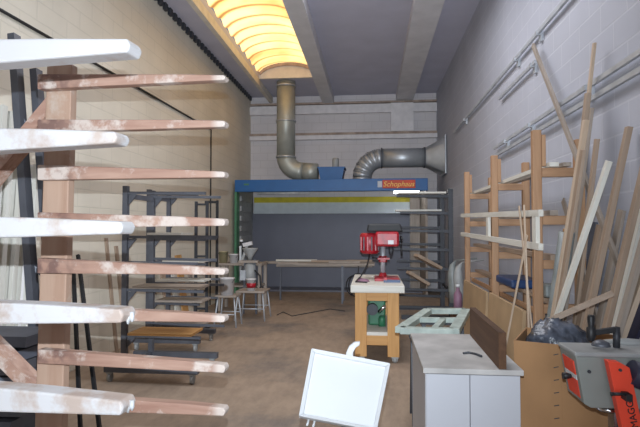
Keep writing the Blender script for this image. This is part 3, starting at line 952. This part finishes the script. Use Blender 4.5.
# red arm plate
ya = 2.12
ap = [P(x, y_, Y=ya) for x, y_ in ((608, 361), (620, 362.5), (630, 368), (636, 395), (652, 470), (634, 470), (622, 427))]
ra_ = B().prism(ap, (0, .04, 0)).build('arm', M['orangered'], ms, bevel=.003)
q = P(620, 370, Y=ya)
B().tube([(q.x, ya + .002, q.z), (q.x, ya - .005, q.z)], .006, 10).build('bolt', M['dark'], ra_)
lv = B()
a, b = P(612.5, 394, Y=ya - .035), P(628, 394, Y=ya - .035)
lv.tube([a, b], [.0065, .006], 10)
lv.tube([a, a + (a - b).normalized() * .006], .008, 10)
c_ = P(626.5, 396, Y=ya - .02)
lv.box(c_.x - .011, c_.x + .011, ya - .045, ya, c_.z - .014, c_.z + .012)
lv.build('lever', M['black'], ra_)
q = P(632, 413, Y=ya)
lettering('arm_lettering', 'MAGGI', .036, 0, .001, M['black'], ra_, (q.x, ya - .002, q.z), (PI / 2, -PI / 2 - .2, 0))
# motor block to the right of the arm
q = P(640, 377, Y=2.16)
B().tube([(q.x - .04, 2.15, q.z + .02), (q.x + .12, 2.15, q.z - .04)], .05, 16).build('motor', M['navy'], ms)
# crank on top
cy_ = 2.30
k = thing
g0, g1 = P(591, 341, Y=cy_), P(591, 315, Y=cy_)
e0, e1 = P(588, 333.5, Y=cy_), P(618.5, 329, Y=cy_)
s0, s1 = P(616.5, 347, Y=cy_), P(616.5, 327, Y=cy_)
ckr = B().beam(e0, e1, .022, .022).build('crank', M['black'], ms, bevel=.003)
B().tube([g0, g0.lerp(g1, .15), g0.lerp(g1, .5), g0.lerp(g1, .55), g0.lerp(g1, .9), g1], [.012, .018, .018, .012, .015, .012], 12).build('grip', M['black'], ckr)
B().tube([Vector((s0.x, s0.y, zt + .01)), s1], .014, 12).build('spindle', M['dark'], ckr)
hp = P(604, 346, Y=cy_)
B().lathe((hp.x, cy_ + .03, zt + .012), [(.04, 0), (.032, .02), (.012, .03)], 14).build('hump', M['steel'], ms)
# column and stand
B().box(1.0, 1.10, yf + .06, yb_ - .04, .05, zb).build('column', M['steel'], ms, bevel=.004)
B().box(1.0 - .012, 1.0, yf + .07, yb_ - .05, .3, zb).build('rack_strip', M['chrome'], ms)
B().tube([(.955, yf + .05, zb - .005), (.955, yf + .05, zb - .02)], .045, 16).build('lock_wheel', M['chrome'], ms)
B().box(.85, 1.36, 2.1, 2.56, 0, .06).build('base', M['dark'], ms, bevel=.01)

# ------------------------------------------------------------------ white sprayed panel on a stand, front centre
pw = thing('painted_panel_stand', 'freshly sprayed white framed panel tilted on a stand in the foreground', 'panel stand', (-.06, 2.1, 0))
D0 = 1.90
q = {'tl': P(312, 351, Y=2.04), 'tr': P(390, 366, Y=2.02), 'br': P(376.5, 433, Y=1.88), 'bl': P(299.5, 418, Y=1.90)}
ux = ((q['tr'] - q['tl']) + (q['br'] - q['bl'])).normalized()
uy = ((q['tl'] - q['bl']) + (q['tr'] - q['br'])).normalized()
un = ux.cross(uy).normalized()     # towards the camera
B().hexa([q['bl'], q['br'], q['tr'], q['tl']] + [q[k_] + un * .012 for k_ in ('bl', 'br', 'tr', 'tl')]).build('panel', M['white'], pw)
ord_ = ['bl', 'br', 'tr', 'tl']
cc = sum((q[k_] for k_ in ord_), Vector()) / 4
for i in range(4):
    a, b = q[ord_[i]], q[ord_[(i + 1) % 4]]
    ai, bi = a.lerp(cc, .10), b.lerp(cc, .10)
    B().hexa([a, b, bi, ai, a + un * .032, b + un * .032, bi + un * .022, ai + un * .022]).build('border', M['white'], pw, bevel=.003)
hk = [P(x, y_, Y=2.05) for x, y_ in ((345.5, 362), (346, 353), (349, 346.5), (354, 342.5), (360, 342), (359.5, 345.5), (355.5, 348), (353, 353), (353.5, 363))]
B().prism(hk, (0, .02, 0)).build('hook', M['white'], pw, bevel=.003)
for f in (.12, .2):
    p = q['bl'].lerp(q['br'], f)
    B().tube([p, p - uy * .012, p - uy * .02 + un * .008], .004, 8).build('hanging_pin', M['white'], pw)
bk = cc - un * .01
B().tube([(bk.x + .0, bk.y + .10, .03), (bk.x, bk.y + .10, bk.z - .12), (bk.x, bk.y + .005, bk.z - .02)], .018, 12).build('pole', M['steel'], pw)
for k_ in range(3):
    a = PI / 2 + k_ * 2 * PI / 3
    B().beam((bk.x, bk.y + .10, .06), (bk.x + .28 * math.cos(a), bk.y + .10 + .28 * math.sin(a), .015), .03, .03).build('foot', M['steel'], pw)

# ------------------------------------------------------------------ drying rack with tapered arms, left foreground
rk = thing('drying_rack', 'paint-spattered wooden drying rack with long tapered arms in the left foreground', 'drying rack', (-1.1, 1.45, 0))
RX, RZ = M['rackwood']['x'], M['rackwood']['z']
B().hexa([(-1.238, 1.80, .05), (-1.128, 1.80, .05), (-1.128, 1.84, .05), (-1.238, 1.84, .05),
          (-1.198, 1.80, 2.16), (-1.10, 1.80, 2.16), (-1.10, 1.84, 2.16), (-1.198, 1.84, 2.16)]).build('post', M['postwood'], rk, bevel=.004)
B().box(-1.14, -1.03, 1.05, 1.13, .05, 2.16).build('post', M['postwood'], rk, bevel=.004)
B().box(-1.2, -1.09, 1.13, 1.80, .1, .2).build('base_rail', M['tan']['y'], rk)
for y_ in (1.09, 1.84):
    B().box(-1.75, -.5, y_ - .045, y_ + .045, 0, .055).build('foot', M['tan']['x'], rk)
    B().box(-1.78, -1.70, y_ - .04, y_ + .04, .055, 1.55).build('rear_post', RZ, rk)


def arm(lt, lb, rt, rb, Yl, Yr, xl, xr, depth, m_, drip=None):
    """lt.. are the measured top and bottom rows at the root and the tip"""
    a, b = P(xl, lt, Y=Yl), P(xl, lb, Y=Yl)
    c, d = P(xr, rt, Y=Yr), P(xr, rb, Y=Yr)
    mb = MB()
    n_ = 5
    pr = None
    up, lo = [], []
    for i in range(n_ + 1):
        t = i / n_
        up.append(a.lerp(c, t))
        lo.append(b.lerp(d, t))
    # front outline with a softly rounded tip
    rise = (c - d)
    up[-1] = c.lerp(d, .12)
    poly_ = up + [c.lerp(d, .5) + (c - a).normalized() * .006] + lo[::-1]
    off = Vector((.1, 1, 0)).normalized() * depth
    mb.prism([p - off for p in poly_], off)
    o = mb.build('arm', m_, rk, bevel=.004)
    if drip:
        for dxp, s in drip:
            q_ = P(xr - dxp, rb - .5, Y=Yr - .02)
            B().tube([q_ + Vector((0, 0, .012)), q_, q_ - Vector((0, 0, .005 * s))], [.004, .0045, .002], 8).build('paint_drip', M['white'], o)
    return o


far = [(77, 92, 77.5, 83), (121.5, 134.5, 122, 129), (166, 181, 172, 178.5), (212.5, 228, 218, 226), (257.5, 272.5, 267, 274),
       (303, 318.5, 313, 320.5), (347, 361, 361, 370), (390, 406, 403, 412), (434, 451, 449, 459)]
for lt, lb, rt, rb in far:
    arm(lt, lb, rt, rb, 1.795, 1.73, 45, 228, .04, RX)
# near arms: measured at the picture edge and the tip, then run on to their own post out of frame
near = [(47, 71, 45, 60, 140), (132, 155, 134, 147, 128), (217, 238, 220, 234, 133.5), (299, 320.5, 304, 319, 134), (380, 404, 391.5, 407.5, 134)]
for k, (lt, lb, rt, rb, xr) in enumerate(near):
    s_ = 2.6
    el_ = lambda l, r_: r_ + (l - r_) * s_
    arm(el_(lt, rt), el_(lb, rb) + 0, rt, rb, .93 + (.967 - .93) * s_, .93, xr - xr * s_, xr, .045, M['rackpaint'], ((6, 2), (2, 1.2)) if k >= 3 else None)
for y_ in (1.84, 1.09):
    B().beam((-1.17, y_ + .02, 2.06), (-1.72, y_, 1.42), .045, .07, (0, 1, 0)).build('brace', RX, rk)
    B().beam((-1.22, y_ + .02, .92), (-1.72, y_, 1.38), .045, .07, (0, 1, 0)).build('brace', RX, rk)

# ------------------------------------------------------------------ steel uprights and frames by the left wall
ur = thing('steel_upright', 'tall pair of dark steel uprights behind the drying rack at the left wall', 'upright', (-2.95, 4.2, 0))
tops, bots = [], []
for (ax_, ay_), (bx_, by_), Yt in (((14, 35), (33, 297), 3.32), ((36, 70), (52, 300), 3.38)):
    T, m = P(ax_, ay_, Y=Yt), P(bx_, by_, Y=Yt - .05)
    d_ = m - T
    bb = T + d_ * ((T.z - .012) / -d_.z)
    B().beam(bb, T, .05, .07, (0, 1, 0)).build('post', M['steel'], ur)
    tops.append(T)
    bots.append(bb)
for f in (.12, .45, .8):
    B().beam(bots[0].lerp(tops[0], f), bots[1].lerp(tops[1], f), .02, .03).build('tie_bar', M['steel'], ur)


def frame_leaning(label, px0, px1, Yq, ytop, m_):
    a, b = P(px0, ytop, Y=Yq), P(px1, ytop, Y=Yq)
    t = thing('white_shutter', label, 'shutter', ((a.x + b.x) / 2, Yq - .2, 0), 'white shutters by the left wall')
    w_ = b.x - a.x
    lean_ = .18
    for x in (a.x + .02, b.x - .02):
        B().beam((x, Yq - lean_, .02), (x, Yq, a.z), .04, .045, (0, 1, 0)).build('stile', m_, t)
    for f in (.02, .35, .68, .97):
        B().beam((a.x + .04, Yq - lean_ * (1 - f), a.z * f + .02), (b.x - .04, Yq - lean_ * (1 - f), a.z * f + .02), .03, .05).build('rail', m_, t)
    B().hexa([(a.x + .04, Yq - lean_ + .0, .05), (b.x - .04, Yq - lean_, .05), (b.x - .04, Yq - lean_ + .012, .05), (a.x + .04, Yq - lean_ + .012, .05),
              (a.x + .04, Yq - .005, a.z), (b.x - .04, Yq - .005, a.z), (b.x - .04, Yq + .007, a.z), (a.x + .04, Yq + .007, a.z)]).build('panel', M['ledge'], t)


frame_leaning('tall white shutter standing at the picture edge behind the drying rack', -12, 6, 3.45, 106, M['whitewood']['z'])
frame_leaning('white shutter second from the picture edge behind the drying rack', 7, 15, 3.55, 112, M['whitewood']['z'])
frame_leaning('narrow white shutter third from the picture edge behind the drying rack', 16, 25, 3.62, 150, M['whitewood']['z'])
frame_leaning('short white shutter half hidden by the rack post', 26, 40, 3.7, 165, M['whitewood']['z'])
# dark boards stacked low
for k in range(12):
    z = .02 + k * .078
    xo = -2.3 + .03 * ((k * 5) % 4)
    tag(B().beam((xo - .42, 2.86 + .008 * k, z + .03), (xo + .26, 2.90 + .012 * ((k * 3) % 5), z + .03), .3, .06).build('dark_panel', M['slate'] if k % 3 else M['palegreen'] if k == 3 else M['steel']),
        'dark panel in the low stack behind the drying rack post, layer %s from the floor' % ['first', 'second', 'third', 'fourth', 'fifth', 'sixth', 'seventh', 'eighth', 'ninth', 'tenth', 'eleventh', 'twelfth'][k], 'panel', 'dark panels stacked by the left wall')
# dark folding stand legs right of the rack post
fs = thing('folding_stand', 'thin black folding stand leaning beside the drying rack post', 'stand', (-1.9, 3.4, 0))
for a, b in (((73, 260), (80, 420)), ((78, 255), (96, 400))):
    p0, p1 = P(*a, Y=3.75), P(*b, Y=3.3)
    d_ = (p1 - p0)
    p1 = p0 + d_ * ((p0.z - .02) / -d_.z)
    B().beam(p0, p1, .022, .022, (0, 1, 0)).build('leg', M['black'], fs)
p0, p1 = P(72.5, 262, Y=3.74), P(79.5, 262, Y=3.74)
B().beam(p0, p1, .03, .03).build('hinge_bar', M['black'], fs)


# ------------------------------------------------------------------ cantilever trolleys by the left wall
def trolley(label, xp, ya_, yb2, zt_, levels_, xtip, seed):
    rnd = random.Random(seed)
    t = thing('drying_trolley', label, 'trolley', (xp + .4, (ya_ + yb2) / 2, 0))
    for yy in (ya_, yb2):
        B().box(xp - .026, xp + .026, yy - .026, yy + .026, .12, zt_).build('post', M['steel'], t)
        B().box(xp - .2, xtip - .08, yy - .035, yy + .035, .10, .16).build('base_bar', M['steel'], t)
        for z in levels_:
            B().beam((xp, yy, z), (xtip - .12 * rnd.random(), yy, z - .01), .025, .028, (0, 0, 1)).build('arm', M['steel'], t)
            B().hexa([(xp + .035, yy - .01, z - .12), (xp + .12, yy - .01, z - .02), (xp + .12, yy + .01, z - .02), (xp + .035, yy + .01, z - .12),
                      (xp + .035, yy - .01, z - .02), (xp + .1, yy - .01, z - .015), (xp + .1, yy + .01, z - .015), (xp + .035, yy + .01, z - .02)]).build('gusset', M['steel'], t)
        for x in (xp - .15, xtip - .14):
            c_ = B()
            c_.box(x - .03, x + .03, yy - .03, yy + .03, .085, .10)
            c_.tube([(x - .015, yy, .045), (x + .015, yy, .045)], .045, 14)
            c_.box(x - .024, x - .018, yy - .02, yy + .02, .04, .09).box(x + .018, x + .024, yy - .02, yy + .02, .04, .09)
            c_.build('castor', M['machlight'], t)
    for z in (.13, zt_ - .1):
        B().box(xp - .025, xp + .025, ya_ + .035, yb2 - .035, z - .025, z + .025).build('tie_bar', M['steel'], t)
    return t


xp1 = P(126, 200, Y=5.1).x
xt1 = P(207, 250, Y=5.1).x
L1 = [1.92, 1.47, 1.21, .93, .47]
trolley('nearer dark steel drying trolley with cantilever arms by the left wall', xp1, 5.1, 5.75, 1.99, L1, xt1, 1)
xp2 = P(151, 200, Y=6.5).x
xt2 = P(208, 250, Y=6.5).x
L2 = [2.0, 1.68, 1.42, 1.11, .86, .60, .31]
trolley('farther dark steel drying trolley behind the nearer one', xp2, 6.45, 7.1, 2.06, L2, xt2, 2)
bd = [(xp1 + .25, xt1 - .25, 5.05, 5.4, 1.47, 'whitewood', 'white board resting on a middle arm pair of the nearer trolley'),
      (xp1 + .1, xt1 - .05, 5.05, 5.35, .93, 'greywood', 'grey board resting on the lower arms of the nearer trolley'),
      (xp1 + .08, xt1 - .12, 5.0, 5.35, .47, 'orangewood', 'orange brown board on the lowest arms of the nearer trolley')]
for x0, x1, y0, y1, z, m_, lab in bd:
    tag(B().box(x0, x1, y0, y1, z + .019, z + .042).build('drying_board', M[m_]['x']), lab, 'board')
bd = [(xp2 + .1, xt2 - .02, 6.4, 6.7, .86, 'whitewood', 'white board on the mid arms of the farther trolley'),
      (xp2 + .2, xt2 - .02, 6.4, 6.7, 1.11, 'whitewood', 'pale board on the upper middle arms of the farther trolley'),
      (xp2 + .1, xt2 - .04, 6.4, 6.75, .60, 'greywood', 'grey board on the low arms of the farther trolley'),
      (xp2 + .1, xt2 - .02, 6.4, 6.75, .31, 'greywood', 'grey board on the bottom arms of the farther trolley')]
for x0, x1, y0, y1, z, m_, lab in bd:
    tag(B().box(x0, x1, y0, y1, z + .019, z + .042).build('drying_board', M[m_]['x']), lab, 'board')

# planks leaning on the left wall behind the trolleys
for k, (px, yt, Yq, w_, m_, lab) in enumerate(((106, 238, 5.9, .05, M['tan']['z'], 'thin brown stick leaning on the left wall before the trolleys'),
                                               (116, 246, 6.1, .06, M['tan']['z'], 'brown strip leaning on the left wall just left of the trolley posts'),
                                               (161, 262, 7.6, .16, M['tan']['z'], 'brown board standing on the left wall behind the trolleys'),
                                               (170, 258, 7.9, .13, M['whitewood']['z'], 'cream board standing on the left wall behind the trolleys'),
                                               (178, 255, 8.2, .24, M['orangewood']['z'], 'orange brown panel standing on the left wall behind the trolleys'),
                                               (188, 262, 8.6, .14, M['greywood']['z'], 'grey board standing on the left wall near the ladder rack'))):
    T = P(px, yt, Y=Yq)
    T.x = max(T.x, XL + .06)
    bx = T.x + .16
    tag(B().beam((bx, Yq, .01), T, .025, w_, (0, 1, 0)).build('leaning_plank', m_), lab, 'plank', 'planks along the left wall')

# steel ladder-like stand
ls = thing('ladder_rack', 'narrow dark steel ladder stand against the left wall before the booth', 'rack', (-2.75, 8.0, 0))
xa1, xa2 = P(196, 240, Y=7.9).x, P(207, 240, Y=7.9).x
for x in (xa1, xa2):
    B().box(x - .02, x + .02, 7.88, 7.92, 0, 1.98).build('post', M['dark'], ls)
for k in range(7):
    B().box(xa1 + .02, xa2 - .02, 7.885, 7.915, .3 + .27 * k, .33 + .27 * k).build('rung', M['dark'], ls)
for x in (xa1, xa2):
    B().box(x - .025, x + .025, 7.7, 8.1, 0, .03).build('foot', M['dark'], ls)
x = P(217, 240, Y=8.85).x
st = thing('steel_stand', 'thin black steel post with a short top bar left of the paint table', 'stand', (x, 8.85, 0))
B().box(x - .02, x + .02, 8.83, 8.87, 0, 2.05).build('post', M['black'], st)
B().box(x - .22, x + .02, 8.835, 8.865, 2.0, 2.04).build('top_bar', M['black'], st)
B().box(x - .15, x + .1, 8.7, 9.0, 0, .025).build('foot', M['black'], st)


# ------------------------------------------------------------------ paint corner: stools, buckets, pump
def stool(label, x, y, h, m_, w_=.36, back=False):
    t = thing('stool', label, 'stool', (x, y, 0))
    B().box(x - w_ / 2, x + w_ / 2, y - w_ / 2, y + w_ / 2, h - .035, h).build('seat', m_, t, bevel=.008)
    for i in (-1, 1):
        for j in (-1, 1):
            B().tube([(x + i * (w_ / 2 + .01), y + j * (w_ / 2 + .01), 0), (x + i * (w_ / 2 - .04), y + j * (w_ / 2 - .04), h - .035)], .013, 8).build('leg', M['alum'], t)
    for j in (-1, 1):
        B().tube([(x - w_ / 2 + .02, y + j * (w_ / 2 - .02), h * .4), (x + w_ / 2 - .02, y + j * (w_ / 2 - .02), h * .4)], .009, 8).build('stretcher', M['alum'], t)


def bucket(name, label, x, y, z, r_, h, m_, band=None):
    t = thing(name, label, 'bucket' if 'bucket' in name else 'tin', (x, y, z))
    B().lathe((x, y, z), [(r_ * .85, 0), (r_, h), (r_ * 1.05, h), (r_ * 1.05, h - .015), (r_ * .93, h - .015), (r_ * .8, .03)], 18).build('body', M[m_], t)
    if band:
        B().lathe((x, y, z + h * .25), [(r_ * .9, 0), (r_ * .985, h * .4)], 18).build('paper_label', M[band], t)
    B().tube([(x + r_ * 1.06 * math.cos(a), y - .03 - r_ * .4 * math.sin(a), z + h - r_ * .9 * math.sin(a)) for a in [PI * i / 10 for i in range(11)]], .004, 6).build('handle', M['dark'], t)


s1p = P(251, 320, Z=0)
stool('pale stool with thin legs carrying the red labelled bucket', s1p.x, s1p.y + .15, .50, M['greywood']['x'], .5)
bucket('bucket', 'small grey bucket with red label on the right-hand pale stool', s1p.x, s1p.y, .50, .085, .2, 'bucket', 'red')
s2p = P(226, 327, Z=0)
stool('lower grey stool carrying the plain white bucket', s2p.x, s2p.y + .12, .50, M['greywood']['x'], .34)
bucket('bucket', 'plain white bucket on the left-hand grey stool', s2p.x, s2p.y + .05, .50, .12, .27, 'bucket')
pt = thing('paint_table', 'cluttered wooden side table at the booth corner holding tins and a pump', 'table', (-2.35, 9.95, 0))
px0, px1 = P(216, 262, Y=9.65).x, P(262, 262, Y=9.65).x
B().box(px0, px1, 9.65, 10.25, .86, .90).build('top', M['greywood']['x'], pt)
for x in (px0 + .05, px1 - .05):
    for y_ in (9.7, 10.2):
        B().box(x - .03, x + .03, y_ - .03, y_ + .03, 0, .86).build('leg', M['greywood']['z'], pt)
B().box(px0 + .05, px1 - .05, 9.68, 10.2, .45, .48).build('shelf', M['greywood']['x'], pt)
bucket('paint_tin', 'olive paint tin at the left end of the paint table', px0 + .10, 9.8, .90, .09, .22, 'tin')
bucket('paint_tin', 'pale paint tin on the paint table right of the olive one', px0 + .31, 9.78, .90, .09, .17, 'bucket')
bo = thing('spray_bottle', 'dark bottle with white stripe label standing on the paint table', 'bottle', (px0 + .40, 10.0, .9))
B().lathe((px0 + .40, 10.0, .90), [(.06, 0), (.07, .02), (.07, .28), (.03, .36), (.03, .4)], 14).build('body', M['black'], bo)
B().box(px0 + .38, px0 + .42, 9.925, 9.932, .93, 1.22).build('paper_label', M['white'], bo)
B().lathe((px0 + .40, 10.0, 1.30), [(.035, 0), (.035, .04)], 10).build('cap', M['white'], bo)
pu = thing('paint_pump', 'grey paint pump with hopper and hanging hose in front of the booth corner', 'pump', (-2.05, 9.38, 0))
qx = P(250, 280, Y=9.38).x
pu.location = (qx, 9.38, 0)
W[pu.name] = Vector((qx, 9.38, 0))
for i in (-1, 1):
    B().beam((qx + i * .12, 9.38, .0), (qx + i * .09, 9.38, 1.0), .035, .035, (0, 1, 0)).build('leg', M['steel'], pu)
B().tube([(qx, 9.38, .58), (qx, 9.38, .62), (qx, 9.38, .88), (qx, 9.38, .93)], [.07, .1, .1, .06], 16).build('cylinder', M['machlight'], pu)
B().lathe((qx, 9.38, .98), [(.03, 0), (.05, .06), (.14, .2), (.145, .22)], 16).build('hopper', M['machlight'], pu)
B().box(qx - .2, qx + .16, 9.30, 9.46, .935, .975).build('deck', M['greywood']['x'], pu)
B().tube([(qx + .1, 9.33, .8), (qx + .2, 9.31, .7), (qx + .22, 9.30, .5), (qx + .14, 9.29, .42), (qx + .12, 9.30, .6)], .016, 8).build('hose', M['rubber'], pu)
B().box(qx - .16, qx - .06, 9.27, 9.31, .62, .8).build('gauge', M['alum'], pu)
gx, gy = P(234, 243, Y=9.85).x, 9.85
sgn = thing('spray_gun', 'small pale spray gun propped on the paint table next to the dark bottle', 'spray gun', (gx + .25, gy + .02, .9))
B().beam((gx + .16, gy, .93), (gx + .26, gy, 1.22), .05, .05, (0, 1, 0)).build('grip', M['machlight'], sgn)
B().beam((gx + .18, gy, 1.24), (gx + .36, gy, 1.28), .06, .07).build('barrel', M['bucket'], sgn)

# floor dust
tag(B().tube([P(277, 315, Z=.008), P(283, 312, Z=.008), P(292, 316, Z=.008), P(330, 309, Z=.008), P(345, 311, Z=.008)], .008, 6).build('floor_cable', M['rubber']), 'thin dark cable lying across the floor before the booth', 'cable')

# ------------------------------------------------------------------ light
wd = bpy.data.worlds.new('world')
SC.world = wd
wd.use_nodes = True
bgn = wd.node_tree.nodes['Background']
bgn.inputs[0].default_value = (.75, .85, 1, 1)
bgn.inputs[1].default_value = .35

ad = bpy.data.lights.new('door_daylight', 'AREA')
ad.shape = 'RECTANGLE'
ad.size, ad.size_y = DX1 - DX0 - .2, DZ - .4
ad.energy = 190
ad.color = (.86, .92, 1)
ao = bpy.data.objects.new('door_daylight', ad)
COL.objects.link(ao)
ao.location = ((DX0 + DX1) / 2, YF + .05, DZ / 2 + .1)
ao.rotation_euler = (PI / 2, 0, 0)

rd = bpy.data.lights.new('added_rooflight_fill', 'AREA')  # lamp in the added, unseen rooflight, to fill the middle of the room
rd.shape = 'RECTANGLE'
rd.size, rd.size_y = RX1 - RX0, RY1 - RY0
rd.energy = 125
rd.color = (.95, .96, 1)
ro = bpy.data.objects.new('added_rooflight_fill', rd)
COL.objects.link(ro)
ro.location = ((RX0 + RX1) / 2, (RY0 + RY1) / 2, ZC + .1)

fl = bpy.data.lights.new('camera_flash', 'SPOT')
fl.spot_size = math.radians(108)
fl.spot_blend = 1
fl.energy = 1700
fl.shadow_soft_size = .003
fl.color = (.8, .9, 1)
fl.use_nodes = True
ft = fl.node_tree
em = [n_ for n_ in ft.nodes if n_.type == 'EMISSION'][0]
fo = ft.nodes.new('ShaderNodeLightFalloff')
fo.inputs['Strength'].default_value = 1.0
fo.inputs['Smooth'].default_value = 25.0
ft.links.new(fo.outputs['Quadratic'], em.inputs['Strength'])
flo = bpy.data.objects.new('camera_flash', fl)
COL.objects.link(flo)
fd = CR @ Vector(((225 - 320) / F, -(195 - 213.5) / F, -1))
flo.rotation_euler = fd.to_track_quat('-Z', 'Y').to_euler()
flo.location = CAM + CR @ Vector((0, .07, -.02))

SC.view_settings.view_transform = 'Standard'
SC.view_settings.look = 'None'
SC.view_settings.gamma = 1
SC.view_settings.use_curve_mapping = False
SC.view_settings.exposure = 0.0
